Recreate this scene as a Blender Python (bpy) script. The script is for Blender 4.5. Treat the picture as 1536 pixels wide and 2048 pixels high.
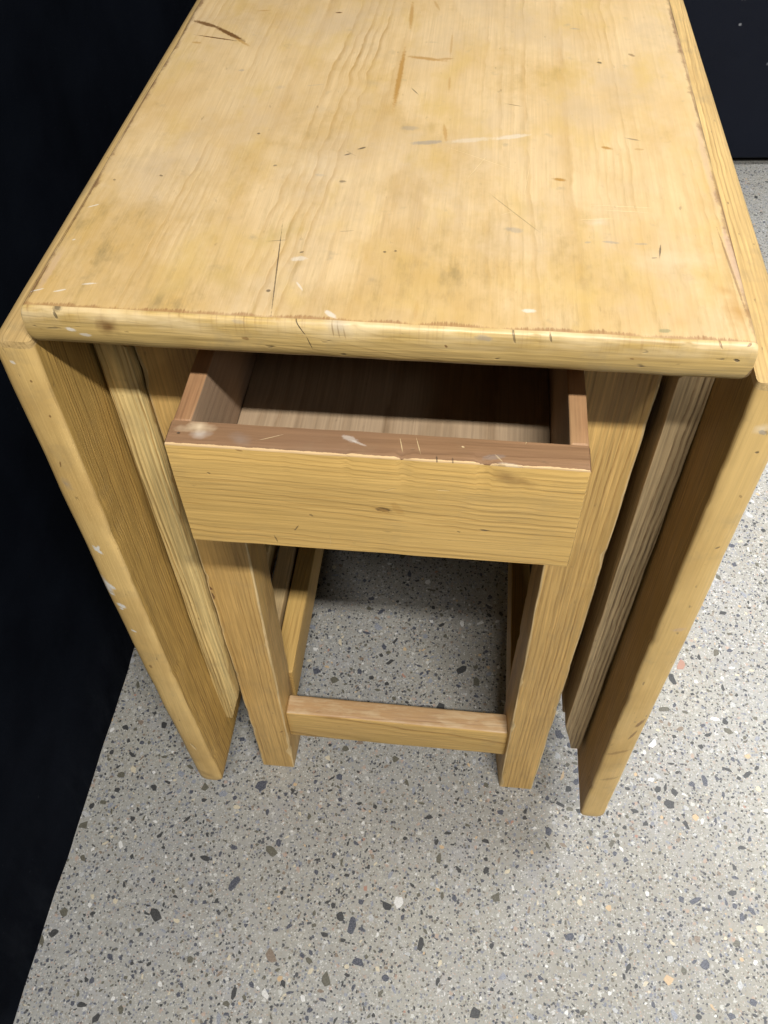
import bpy, bmesh, math, random
from mathutils import Vector, noise as mnoise

random.seed(11)
scene = bpy.context.scene
for o in list(bpy.data.objects):
    bpy.data.objects.remove(o)
COL = scene.collection

# ------------------------------------------------------------------ camera
cam_d = bpy.data.cameras.new("camera")
cam = bpy.data.objects.new("camera", cam_d)
COL.objects.link(cam)
cam.location = (0.0461, -0.3560, 1.0255)
cam.rotation_euler = (0.6874, 0.0179, 0.1039)
cam_d.sensor_fit = 'VERTICAL'
cam_d.sensor_height = 24.0
cam_d.sensor_width = 18.0
cam_d.lens = 1738.46 / 2048 * 24.0
cam_d.clip_start = 0.02
cam_d.clip_end = 60
scene.camera = cam

# ------------------------------------------------------------------ world + ceiling lamps
world = bpy.data.worlds.new("World")
scene.world = world
world.use_nodes = True
bg = world.node_tree.nodes["Background"]
bg.inputs[0].default_value = (0.95, 0.98, 1.0, 1)
bg.inputs[1].default_value = 0.08


def area(name, loc, target, sx, sy, power, col):
    d = bpy.data.lights.new(name, 'AREA')
    d.shape = 'RECTANGLE'
    d.size, d.size_y = sx, sy
    d.energy = power
    d.color = col
    o = bpy.data.objects.new(name, d)
    COL.objects.link(o)
    o.location = loc
    dv = Vector(target) - Vector(loc)
    o.rotation_euler = dv.to_track_quat('-Z', 'Y').to_euler()
    return o


area("ceiling_lamp_near", (0.52, -1.15, 2.55), (0.52, 0.0, 0.6), 0.90, 0.07, 92, (1.0, 0.98, 0.945))
area("ceiling_lamp_far", (2.4, -1.95, 2.6), (0.0, 0.2, 0.6), 0.6, 0.35, 8, (0.97, 0.98, 1.0))
area("ceiling_lamp_right", (1.35, 0.60, 2.5), (0.98, 0.50, 0.0), 1.3, 0.8, 20, (0.97, 0.985, 1.0)).data.spread = math.radians(58)

scene.view_settings.view_transform = 'Standard'
scene.view_settings.look = 'None'
scene.view_settings.exposure = 0.0
scene.view_settings.gamma = 1.0
scene.view_settings.use_curve_mapping = False
scene.render.engine = 'CYCLES'
scene.cycles.max_bounces = 4
scene.cycles.diffuse_bounces = 2
scene.cycles.glossy_bounces = 2

# ------------------------------------------------------------------ wear marks (table metres: from, to, width, tone, strength)
M_TOP = [(-0.1888,0.3704,-0.1635,0.3566,0.00534,'br',0.75),(-0.1708,0.3618,-0.1376,0.3324,0.00508,'br',0.8),(-0.1813,0.3434,-0.1417,0.3331,0.00195,'br',0.8),(-0.1787,0.3299,-0.1721,0.3286,0.00313,'or',0.5),(-0.1479,0.3399,-0.1329,0.3247,0.00274,'or',0.5),(-0.016,0.4201,-0.0134,0.3598,0.0032,'or',0.55),(-0.0145,0.3372,-0.014,0.2271,0.00397,'or',0.7),(-0.013,0.3156,0.0187,0.3092,0.00482,'or',0.6),(0.013,0.3122,0.0225,0.3136,0.00371,'or',0.45),(0.0198,0.3636,0.0204,0.3126,0.0019,'or',0.35),(0.0012,0.421,0.0075,0.3992,0.00246,'or',0.4),(0.0218,0.2866,0.0226,0.2595,0.00176,'or',0.4),(0.0217,0.2163,0.0249,0.1898,0.00264,'or',0.45),(0.0014,0.1869,0.0232,0.191,0.00514,'gr',0.55),(-0.0054,0.2069,0.0046,0.2076,0.00595,'gr',0.35),(-0.0316,0.1775,-0.0267,0.1804,0.00193,'dk',0.75),(-0.039,0.1694,-0.0357,0.1715,0.0016,'dk',0.7),(-0.038,0.138,-0.0348,0.1376,0.00249,'dk',0.6),(-0.0546,0.1444,-0.0482,0.1437,0.0028,'gr',0.3),(-0.0657,0.0926,-0.0555,-0.002,0.00073,'dk',0.8),(-0.0732,0.07,-0.0581,0.0731,0.00047,'dk',0.7),(-0.0314,0.0833,-0.0214,0.0851,0.00044,'dk',0.55),(-0.0046,0.2654,0.0019,0.2544,0.00077,'dk',0.7),(-0.0534,0.0544,-0.046,0.0559,0.00449,'wh',0.55),(-0.048,0.0344,-0.0427,0.0259,0.00135,'wh',0.7),(-0.0279,0.0098,-0.0224,0.0052,0.00339,'wh',0.75),(0.0749,0.0185,0.0811,0.019,0.00339,'wh',0.75),(0.1444,0.0079,0.1489,0.0082,0.00326,'gn',0.65),(0.1129,0.122,0.1537,0.1218,0.0009,'cr',0.8),(0.1168,0.1175,0.1509,0.1163,0.00087,'cr',0.8),(0.1062,0.1056,0.1319,0.1091,0.00099,'cr',0.75),(0.1133,0.103,0.1225,0.1047,0.00698,'wh',0.3),(0.0249,0.1905,0.0562,0.1979,0.00546,'wh',0.32),(0.0546,0.1964,0.0796,0.2041,0.00497,'wh',0.45),(0.0242,0.1853,0.072,0.1571,0.00064,'cr',0.7),(0.0534,0.1791,0.0391,0.143,0.00062,'cr',0.7),(0.0523,0.1331,0.088,0.0863,0.00048,'dk',0.5),(0.0804,0.1778,0.0749,0.1258,0.00066,'cr',0.4),(0.0612,0.1075,0.0699,0.1124,0.00064,'cr',0.5),(0.1517,0.0853,0.1498,0.0707,0.00112,'dk',0.8),(0.1454,0.0708,0.1485,0.0716,0.00108,'dk',0.6),(0.1248,0.191,0.131,0.1889,0.00321,'or',0.7),(0.1456,0.19,0.1512,0.1897,0.00256,'or',0.4),(0.0932,0.1504,0.1008,0.1486,0.00342,'or',0.75),(0.0667,0.0933,0.0736,0.0918,0.00561,'gr',0.38),(0.1096,0.083,0.113,0.0838,0.00196,'gr',0.4),(0.1197,0.0848,0.1291,0.084,0.00253,'gr',0.45),(0.1369,0.0837,0.145,0.0843,0.00196,'gr',0.4),(0.1406,0.2037,0.1496,0.2011,0.00192,'dk',0.45),(0.0619,0.2459,0.0742,0.2423,0.00085,'br',0.6),(0.1519,0.3291,0.1553,0.326,0.00324,'br',0.5),(0.1285,0.3143,0.1306,0.3128,0.00288,'dk',0.75),(0.11,0.3717,0.1177,0.3712,0.00235,'gr',0.5),(-0.1868,0.097,-0.179,0.102,0.00102,'wh',0.8),(-0.165,0.0224,-0.1565,0.024,0.0014,'wh',0.75),(-0.1915,0.0135,-0.1839,0.0173,0.00112,'wh',0.8),(-0.1784,0.0146,-0.172,0.0173,0.0014,'wh',0.75),(-0.1839,0.063,-0.1828,0.0641,0.00116,'wh',0.7),(-0.1923,0.0171,-0.1931,0.0238,0.00112,'dk',0.6),(-0.1308,0.285,-0.1306,0.2842,0.00445,'gr',0.4),(-0.076,0.3915,-0.0711,0.3918,0.0024,'br',0.8),(-0.1415,0.3908,-0.1284,0.3935,0.00164,'or',0.6),(-0.0812,0.154,-0.0824,0.1533,0.00192,'dk',0.6),(-0.1007,0.1936,-0.0996,0.193,0.00199,'dk',0.7),(-0.0621,0.0252,-0.0611,0.0244,0.00217,'dk',0.7),(-0.0502,0.0609,-0.0487,0.062,0.00175,'dk',0.6),(-0.003,0.0655,-0.0024,0.0651,0.00196,'dk',0.7),(0.0031,0.067,0.0037,0.0665,0.00168,'dk',0.7),(-0.1521,0.1368,-0.1505,0.1357,0.0016,'dk',0.6),(-0.1799,0.13,-0.1789,0.1289,0.00156,'dk',0.5),(-0.098,0.2608,-0.0967,0.2594,0.00649,'gr',0.22),(-0.0803,0.2628,-0.0664,0.2668,0.00144,'gr',0.25),(-0.0365,0.2726,-0.027,0.2678,0.00939,'gr',0.18),(-0.0399,0.1756,-0.0318,0.1686,0.00051,'dk',0.4),(0.0193,0.0062,0.0196,0.023,0.00271,'or',0.18),(0.1849,0.0363,0.1854,0.0156,0.01154,'or',0.55),(0.1791,0.0466,0.1853,0.0427,0.00812,'or',0.4),(0.1551,0.0172,0.1561,0.0132,0.01043,'or',0.18),(-0.08,0.066,-0.0523,0.091,0.01337,'ol',0.3),(-0.0996,0.0499,-0.0787,0.0195,0.01684,'ol',0.26),(-0.1234,0.0115,-0.1063,0.0307,0.01354,'ol',0.22),(-0.0586,0.0436,-0.0417,0.0095,0.01191,'ye',0.3),(-0.0415,0.0789,-0.0269,0.1008,0.01166,'ye',0.2),(0.1917,0.0326,0.188,0.1118,0.0046,'pk',0.7),(0.188,0.1118,0.1884,0.2345,0.00422,'pk',0.4),(0.185,0.1064,0.19,0.02,0.00135,'rb',0.5),(0.1897,0.2742,0.1913,0.2313,0.00132,'rb',0.4),(-0.1871,0.0108,-0.1866,0.0577,0.00451,'pk',0.35),(-0.1898,0.0045,-0.1902,0.0428,0.0014,'rb',0.6),(-0.1902,0.0428,-0.1901,0.1493,0.00124,'rb',0.45),(-0.1901,0.1493,-0.1915,0.2811,0.0014,'rb',0.4),(-0.1915,0.2811,-0.1916,0.4022,0.00156,'rb',0.3),(0.1913,0.2368,0.1894,0.4213,0.00108,'rb',0.3),(0.191,0.1558,0.1924,0.0369,0.00112,'rb',0.6),(0.0625,0.044,0.1283,0.0317,0.01565,'ye',0.22),(0.0635,0.1465,0.0787,0.0881,0.01507,'ye',0.25),(-0.017,0.0244,0.058,0.0093,0.01043,'ye',0.15),(0.1308,0.0678,0.1799,0.0716,0.01895,'wl',0.25),(-0.0327,0.1454,-0.095,0.1718,0.03728,'wl',0.2)]
M_FRONT = [(-0.1479,0.7307,-0.1407,0.7299,0.01067,'br',0.75),(-0.1722,0.7434,-0.1715,0.7395,0.00561,'dk',0.75),(-0.1737,0.7381,-0.1728,0.7338,0.00168,'dk',0.7),(-0.1696,0.728,-0.1645,0.7266,0.00233,'wh',0.85),(-0.1629,0.7243,-0.1564,0.7234,0.00233,'wh',0.7),(-0.0438,0.7417,-0.0374,0.7314,0.00063,'dk',0.85),(-0.0374,0.7314,-0.0344,0.7217,0.0006,'dk',0.7),(-0.0253,0.7403,-0.0138,0.7352,0.00782,'gr',0.4),(-0.0239,0.742,-0.0225,0.7307,0.00078,'br',0.4),(-0.0209,0.7406,-0.0194,0.7302,0.00078,'br',0.35),(-0.0178,0.7392,-0.0162,0.7298,0.00078,'br',0.3),(-0.0693,0.7433,-0.0503,0.7394,0.00243,'or',0.4),(-0.0718,0.728,-0.0689,0.7276,0.00225,'br',0.5),(-0.077,0.7383,-0.0691,0.7375,0.0019,'gr',0.3),(0.0696,0.7408,0.0716,0.7338,0.00125,'dk',0.6),(0.0509,0.7363,0.0599,0.7356,0.00312,'gr',0.45),(0.0357,0.7303,0.0368,0.7291,0.0013,'br',0.7),(0.0886,0.7398,0.09,0.735,0.001,'dk',0.6),(0.1824,0.731,0.1846,0.7302,0.00169,'dk',0.8),(0.1866,0.7385,0.1887,0.7396,0.00096,'rb',0.7),(0.1723,0.7407,0.175,0.7364,0.00096,'rb',0.6),(0.1281,0.7285,0.1408,0.728,0.002,'or',0.2),(0.1909,0.7172,0.1938,0.7275,0.00125,'rb',0.7),(0.1308,0.728,0.1328,0.7278,0.001,'br',0.5)]
M_DRAWER = [(0.0004,0.6297,0.0087,0.6288,0.00362,'dk',0.8),(-0.0008,0.631,0.0105,0.6271,0.00603,'or',0.5),(0.0103,0.6367,0.0161,0.6258,0.00525,'or',0.3),(0.066,0.6671,0.083,0.6617,0.00921,'br',0.45),(0.0801,0.6635,0.0917,0.6584,0.00706,'br',0.22),(0.0619,0.6171,0.0679,0.6169,0.00151,'dk',0.7),(0.0492,0.6138,0.0508,0.6135,0.00121,'dk',0.6),(0.0347,0.6504,0.0447,0.6505,0.00068,'cr',0.6),(0.0046,0.646,0.0133,0.65,0.0007,'cr',0.4),(-0.0777,0.6743,-0.0737,0.6727,0.00174,'br',0.5),(-0.0477,0.6091,-0.0514,0.6027,0.00093,'dk',0.6),(-0.0974,0.6524,-0.096,0.6517,0.00121,'dk',0.6),(-0.0647,0.5972,-0.063,0.5896,0.001,'dk',0.5),(-0.0289,0.6023,-0.0292,0.5884,0.00047,'cr',0.4),(-0.1256,0.6247,-0.1011,0.6226,0.00156,'or',0.25),(-0.0565,0.6366,-0.0029,0.6376,0.00121,'or',0.35),(-0.0635,0.6275,0.0028,0.6309,0.0009,'or',0.3),(-0.04,0.6197,-0.0385,0.6189,0.00188,'dk',0.4),(-0.1123,0.6444,-0.0671,0.6467,0.00121,'or',0.25)]
M_DTOP = [(-0.1101,-0.0188,-0.0942,-0.0158,0.00872,'wl',0.7),(-0.1055,-0.0232,-0.0956,-0.0223,0.00618,'wh',0.5),(-0.1129,-0.0227,-0.1114,-0.0229,0.00145,'dk',0.9),(-0.0191,-0.0173,-0.0101,-0.0212,0.00394,'wh',0.4),(-0.0144,-0.02,-0.0041,-0.0242,0.00168,'wh',0.35),(-0.0676,-0.0254,-0.0517,-0.0185,0.00058,'cr',0.6),(0.0133,-0.0157,0.016,-0.027,0.00062,'cr',0.7),(0.0222,-0.0141,0.0261,-0.028,0.0006,'cr',0.7),(0.0666,-0.0238,0.0711,-0.0294,0.00109,'cr',0.5),(0.0598,-0.027,0.0721,-0.0248,0.00379,'gr',0.3),(0.0654,-0.0313,0.083,-0.032,0.00352,'dk',0.4),(0.083,-0.0155,0.0852,-0.0094,0.00054,'cr',0.7),(0.0485,-0.0196,0.0494,-0.0203,0.00136,'cr',0.8),(-0.0826,-0.022,-0.0701,-0.0268,0.00845,'gr',0.25),(0.0694,-0.0299,0.083,-0.0324,0.00217,'wl',0.4),(0.0346,-0.0273,0.0352,-0.0329,0.00084,'dk',0.7),(0.0434,-0.0284,0.044,-0.0332,0.00081,'dk',0.6)]
M_LLEAF = [(-0.2122,0.5265,-0.2077,0.5173,0.00354,'wh',0.95),(-0.2076,0.5271,-0.2117,0.5205,0.00274,'wh',0.9),(-0.2173,0.4895,-0.2147,0.4628,0.00702,'wh',0.95),(-0.2161,0.4797,-0.2095,0.4718,0.00338,'wh',0.9),(-0.2175,0.4659,-0.2126,0.4631,0.00207,'wh',0.9),(-0.2134,0.451,-0.2088,0.4466,0.00521,'wh',0.95),(-0.2134,0.4445,-0.2112,0.4433,0.0026,'wh',0.9),(-0.2126,0.4114,-0.209,0.4088,0.00266,'wh',0.9),(-0.2106,0.7012,-0.2088,0.6994,0.00241,'wh',0.6),(-0.2124,0.5987,-0.2095,0.5914,0.00724,'gr',0.5),(-0.2046,0.1963,-0.2,0.1793,0.00276,'cr',0.6),(-0.2078,0.6185,-0.2095,0.6112,0.00106,'br',0.6),(-0.2035,0.6873,-0.2033,0.6861,0.00155,'br',0.6),(-0.2012,0.6592,-0.2013,0.658,0.0016,'br',0.6),(-0.2099,0.3538,-0.2095,0.3494,0.00292,'br',0.5),(-0.21,0.126,-0.1935,0.1095,0.00835,'br',0.3)]
M_RLEAF = [(0.2083,0.6827,0.2132,0.6854,0.00678,'wl',0.85),(0.2103,0.6813,0.2133,0.68,0.00313,'gr',0.6),(0.2133,0.6644,0.2141,0.6653,0.00183,'dk',0.7),(0.2114,0.4752,0.2204,0.4779,0.00481,'pk',0.5),(0.2151,0.5742,0.2175,0.5767,0.00151,'dk',0.6),(0.2167,0.3151,0.222,0.3307,0.00418,'rb',0.7),(0.2153,0.2895,0.2201,0.3089,0.00257,'rb',0.6),(0.2016,0.2544,0.2223,0.2698,0.00449,'br',0.35),(0.2068,0.197,0.2242,0.2072,0.00473,'br',0.3),(0.2152,0.6277,0.2165,0.626,0.00175,'br',0.4)]
M_LLEG = [(-0.1686,0.3979,-0.1667,0.3889,0.00474,'rb',0.95),(-0.1676,0.3887,-0.1641,0.3829,0.00428,'rb',0.95),(-0.1669,0.417,-0.1654,0.406,0.00278,'dk',0.6),(-0.166,0.3795,-0.165,0.3667,0.00333,'rb',0.9),(-0.1342,0.0981,-0.1302,0.1029,0.00245,'br',0.5)]

TONE = {
    'br': (0.16, 0.078, 0.025), 'or': (0.40, 0.215, 0.050), 'gr': (0.25, 0.235, 0.22), 'dk': (0.06, 0.045, 0.03),
    'wh': (0.72, 0.69, 0.62), 'cr': (0.76, 0.58, 0.31), 'gn': (0.22, 0.22, 0.11), 'ol': (0.42, 0.31, 0.10),
    'ye': (0.66, 0.46, 0.15), 'pk': (0.52, 0.36, 0.25), 'rb': (0.14, 0.062, 0.028), 'wl': (0.74, 0.60, 0.40),
}


# ------------------------------------------------------------------ node helper
class G:
    def __init__(self, name):
        self.m = bpy.data.materials.new(name)
        self.m.use_nodes = True
        self.t = self.m.node_tree
        self.t.nodes.clear()

    def n(self, kind, **props):
        nd = self.t.nodes.new(kind)
        for k, v in props.items():
            setattr(nd, k, v)
        return nd

    def put(self, sock, v):
        if isinstance(v, bpy.types.NodeSocket):
            self.t.links.new(v, sock)
        elif v is not None:
            if sock.type == 'RGBA' and len(v) == 3:
                v = (*v, 1)
            sock.default_value = v

    def math(self, op, a, b=None, c=None, clamp=False):
        nd = self.n('ShaderNodeMath', operation=op, use_clamp=clamp)
        for i, v in enumerate((a, b, c)):
            if v is not None:
                self.put(nd.inputs[i], v)
        return nd.outputs[0]

    def vm(self, op, a, b=None):
        nd = self.n('ShaderNodeVectorMath', operation=op)
        self.put(nd.inputs[0], a)
        if b is not None:
            self.put(nd.inputs[1], b)
        return nd.outputs['Value'] if op in ('LENGTH', 'DOT_PRODUCT') else nd.outputs[0]

    def coords(self):
        return self.n('ShaderNodeTexCoord').outputs['Object']

    def _sep(self, v):
        nd = self.n('ShaderNodeSeparateXYZ')
        self.put(nd.inputs[0], v)
        return nd.outputs[0], nd.outputs[1], nd.outputs[2]

    def comb(self, x, y, z):
        nd = self.n('ShaderNodeCombineXYZ')
        for i, v in enumerate((x, y, z)):
            self.put(nd.inputs[i], v)
        return nd.outputs[0]

    def noise(self, vec, scale=1.0, detail=2.0, rough=0.5, color=False):
        nd = self.n('ShaderNodeTexNoise')
        self.put(nd.inputs['Vector'], vec)
        nd.inputs['Scale'].default_value = scale
        nd.inputs['Detail'].default_value = detail
        nd.inputs['Roughness'].default_value = rough
        return nd.outputs[1] if color else nd.outputs[0]

    def vor(self, vec, scale, feature='F1', rnd=1.0):
        nd = self.n('ShaderNodeTexVoronoi', feature=feature)
        self.put(nd.inputs['Vector'], vec)
        nd.inputs['Scale'].default_value = scale
        nd.inputs['Randomness'].default_value = rnd
        return nd.outputs

    def mr(self, v, a, b, c=0.0, d=1.0):
        nd = self.n('ShaderNodeMapRange')
        for i, x in enumerate((v, a, b, c, d)):
            self.put(nd.inputs[i], x)
        return nd.outputs[0]

    def mix(self, fac, a, b, blend='MIX'):
        nd = self.n('ShaderNodeMix', data_type='RGBA', blend_type=blend)
        self.put(nd.inputs[0], fac)
        self.put(nd.inputs[6], a)
        self.put(nd.inputs[7], b)
        return nd.outputs[2]

    def ramp(self, v, stops):
        nd = self.n('ShaderNodeValToRGB')
        el = nd.color_ramp.elements
        while len(el) < len(stops):
            el.new(0.5)
        for e, (p, c) in zip(el, stops):
            e.position = p
            e.color = (c, c, c, 1) if isinstance(c, (int, float)) else (*c, 1)
        self.put(nd.inputs[0], v)
        return nd.outputs[0]

    def out(self, color, rough=0.5, height=None, dist=0.0004, strength=0.6, spec=0.4, sheen=0.0):
        b = self.n('ShaderNodeBsdfPrincipled')
        self.put(b.inputs['Base Color'], color)
        self.put(b.inputs['Roughness'], rough)
        b.inputs['Specular IOR Level'].default_value = spec
        if sheen:
            b.inputs['Sheen Weight'].default_value = sheen
            b.inputs['Sheen Roughness'].default_value = 0.5
        if height is not None:
            bp = self.n('ShaderNodeBump')
            bp.inputs['Strength'].default_value = strength
            bp.inputs['Distance'].default_value = dist
            self.put(bp.inputs['Height'], height)
            self.t.links.new(bp.outputs[0], b.inputs['Normal'])
        o = self.n('ShaderNodeOutputMaterial')
        self.t.links.new(b.outputs[0], o.inputs[0])
        return self.m


def apply_marks(g, col, u, v, marks, jitter=None):
    """Dents, paint drips, scratches and stains at their places on the board."""
    p = g.comb(u, v, 0.0)
    if jitter is None:
        jitter = g.noise(p, 420.0, 3.0, 0.7)
    big = g.noise(p, 90.0, 2.0, 0.6)
    depth = None
    for (u0, v0, u1, v1, w, tone, st) in marks:
        L = math.hypot(u1 - u0, v1 - v0)
        if marks is not M_LLEAF and tone in ('wh', 'cr'):
            st *= 0.75
        elif tone in ('br', 'or'):
            st = min(1.0, st * 1.25)
        mp = g.n('ShaderNodeMapping', vector_type='TEXTURE')
        g.put(mp.inputs[0], p)
        mp.inputs[1].default_value = ((u0 + u1) / 2, (v0 + v1) / 2, 0)
        mp.inputs[2].default_value = (0, 0, math.atan2(v1 - v0, u1 - u0))
        mp.inputs[3].default_value = (L / 2 + w * 0.4, w * 0.62, 1)
        d = g.vm('LENGTH', mp.outputs[0])
        # (the masks are evaluated one after another: the next one waits for this one)
        large = w > 0.006
        d = g.math('MULTIPLY_ADD', big if large else jitter, 1.5 if large else 1.1, d)
        lo = 1.25 if large else 1.2
        m = g.mr(d, lo + (0.55 if large else 0.3), lo - (0.45 if large else 0.1), 0.0, st)
        col = g.mix(m, col, TONE[tone])
        if tone in ('dk', 'cr', 'rb') and w < 0.004:
            depth = m if depth is None else g.math('MAXIMUM', depth, m)
        ser = g.n('ShaderNodeVectorMath', operation='MULTIPLY_ADD')
        g.put(ser.inputs[0], col)
        ser.inputs[1].default_value = (1e-7, 1e-7, 0)
        g.put(ser.inputs[2], p)
        p = ser.outputs[0]
    return col, depth


def pine(name, axis, light, dark, freq=170, pith=(0.0, -0.12), contrast=0.6, warp=0.03, patch=0.3, fib=0.28,
         blotch=(0.50, 0.34, 0.10), blotch_amt=0.35, dirt=0.35, rough=0.5, spec=0.35, seed=0.0, marks=None,
         uv=None, edge=None, drift=0.05, bump=0.6, post=None, swirl=0.0025):
    """Pine board: growth rings round a pith running along `axis`, cut by the board's faces."""
    g = G(name)
    P = g.coords()
    x, y, z = g._sep(P)
    a, b, c = {'X': (x, y, z), 'Y': (y, x, z), 'Z': (z, x, y)}[axis]
    sv = (seed * 3.7, seed * 1.9, seed * 5.3)
    wv = g.vm('ADD', g.comb(g.math('MULTIPLY', a, 2.6), g.math('MULTIPLY', b, 6.0), g.math('MULTIPLY', c, 6.0)), sv)
    wn = g.noise(wv, 1.0, 1.5, 0.5, color=True)
    wx, wy, wz = g._sep(wn)
    fv = g.vm('ADD', g.comb(g.math('MULTIPLY', a, 34.0), g.math('MULTIPLY', b, 14.0), g.math('MULTIPLY', c, 14.0)), sv)
    fw = g.noise(fv, 1.0, 2.0, 0.55)
    b2 = g.math('ADD', g.math('MULTIPLY_ADD', g.math('SUBTRACT', wx, 0.5), warp, b), -pith[0])
    c2 = g.math('ADD', g.math('MULTIPLY_ADD', g.math('SUBTRACT', wy, 0.5), warp, c), -pith[1])
    r = g.math('SQRT', g.math('ADD', g.math('MULTIPLY', b2, b2), g.math('MULTIPLY', c2, c2)))
    r = g.math('MULTIPLY_ADD', a, drift, r)
    r = g.math('MULTIPLY_ADD', g.math('SUBTRACT', fw, 0.5), swirl, r)
    space = g.noise(g.comb(g.math('MULTIPLY', r, 22.0), seed, 0.3), 1.0, 1.0)
    ph = g.math('MULTIPLY_ADD', space, 6.0, g.math('MULTIPLY', r, freq))
    s = g.math('FRACT', ph)
    late = g.ramp(s, [(0.0, 0.0), (0.45, 0.06), (0.74, 0.75), (0.90, 1.0), (1.0, 0.0)])
    wnz = g.n('ShaderNodeTexWhiteNoise', noise_dimensions='1D')
    g.put(wnz.inputs['W'], g.math('FLOOR', ph))
    amp = g.mr(wnz.outputs[0], 0.0, 1.0, 0.12, 1.2)
    pv = g.vm('ADD', g.comb(g.math('MULTIPLY', a, 5.0), g.math('MULTIPLY', b, 13.0), g.math('MULTIPLY', c, 13.0)), sv)
    pn = g.noise(pv, 1.0, 3.0, 0.6)
    pmask = g.mr(pn, 0.5 - 0.12, 0.5 + 0.15, 1.0 - patch, 1.0)
    # broken, dashed look along the grain
    dv = g.vm('ADD', g.comb(g.math('MULTIPLY', a, 70.0), g.math('MULTIPLY', b, 260.0), g.math('MULTIPLY', c, 260.0)), sv)
    dash = g.mr(g.noise(dv, 1.0, 2.0, 0.6), 0.3, 0.62, 0.62, 1.05)
    ring = g.math('MULTIPLY', g.math('MULTIPLY', late, amp), g.math('MULTIPLY', pmask, g.math('MULTIPLY', dash, contrast)), clamp=True)
    col = g.mix(ring, light, dark)
    # fibres
    bv = g.vm('ADD', g.comb(g.math('MULTIPLY', a, 14.0), g.math('MULTIPLY', b, 620.0), g.math('MULTIPLY', c, 620.0)), sv)
    fibn = g.noise(bv, 1.0, 2.0, 0.6)
    k = g.mr(fibn, 0.25, 0.75, 1.0 - fib, 1.0 + fib * 0.6)
    kk = g.n('ShaderNodeVectorMath', operation='SCALE')
    g.put(kk.inputs[0], col)
    g.put(kk.inputs['Scale'], k)
    col = kk.outputs[0]
    # tonal blotches in the old finish
    bl = g.noise(g.vm('ADD', g.comb(g.math('MULTIPLY', a, 9.0), g.math('MULTIPLY', b, 17.0), g.math('MULTIPLY', c, 17.0)),
                      (seed + 8.1, 2.2, seed)), 1.0, 4.0, 0.62)
    col = g.mix(g.mr(bl, 0.42, 0.72, 0.0, blotch_amt), col, blotch)
    # grime specks and small dents
    sp = g.noise(g.vm('ADD', g.comb(g.math('MULTIPLY', a, 90.0), g.math('MULTIPLY', b, 210.0), g.math('MULTIPLY', c, 210.0)),
                      (seed + 3.3, seed, 1.7)), 1.0, 2.0, 0.55)
    spm = g.mr(sp, 0.70, 0.80, 0.0, dirt)
    col = g.mix(spm, col, (0.10, 0.07, 0.04))
    gr = g.noise(g.vm('ADD', P, (seed, 4.4, 7.7)), 26.0, 4.0, 0.7)
    col = g.mix(g.mr(gr, 0.55, 0.85, 0.0, dirt * 0.9), col, (0.24, 0.19, 0.11))
    if post:
        col = post(g, col, x, y, z, late, fibn)
    depth = None
    if marks:
        u, v = {'XY': (x, y), 'XZ': (x, z)}[uv or 'XY']
        col, depth = apply_marks(g, col, u, v, marks)
    h = g.math('ADD', g.math('MULTIPLY', ring, -0.9), g.math('ADD', g.math('MULTIPLY', fibn, 0.7), g.math('MULTIPLY', spm, -1.5)))
    if depth is not None:
        h = g.math('MULTIPLY_ADD', depth, -2.2, h)
    rr = g.mr(bl, 0.3, 0.7, rough - 0.08, rough + 0.1)
    return g.out(col, rr, h, 0.0005, bump, spec)


# ------------------------------------------------------------------ mesh helpers
def link(name, verts, faces, mats, parent=None, idx=None, smooth=True):
    me = bpy.data.meshes.new(name)
    me.from_pydata([tuple(v) for v in verts], [], faces)
    for m in mats:
        me.materials.append(m)
    if idx is not None:
        me.polygons.foreach_set('material_index', idx)
    bm = bmesh.new()
    bm.from_mesh(me)
    bmesh.ops.recalc_face_normals(bm, faces=bm.faces)
    bm.to_mesh(me)
    bm.free()
    if smooth:
        me.polygons.foreach_set('use_smooth', [True] * len(me.polygons))
        me.set_sharp_from_angle(angle=math.radians(38))
    me.update()
    o = bpy.data.objects.new(name, me)
    COL.objects.link(o)
    if parent:
        o.parent = parent
    return o


def empty(name, loc=(0, 0, 0), parent=None):
    o = bpy.data.objects.new(name, None)
    COL.objects.link(o)
    o.location = loc
    o.empty_display_size = 0.05
    if parent:
        o.parent = parent
    return o


def tag(o, label=None, cat=None, group=None, kind=None):
    if label:
        o['label'] = label
    if cat:
        o['category'] = cat
    if group:
        o['group'] = group
    if kind:
        o['kind'] = kind
    return o


def jit(p, amp, f=38.0, s=0.0):
    q = Vector(p) * f + Vector((s, s * 1.7, -s))
    return Vector((mnoise.noise(q), mnoise.noise(q + Vector((31, 7, 3))), mnoise.noise(q + Vector((5, 53, 17))))) * amp


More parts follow.
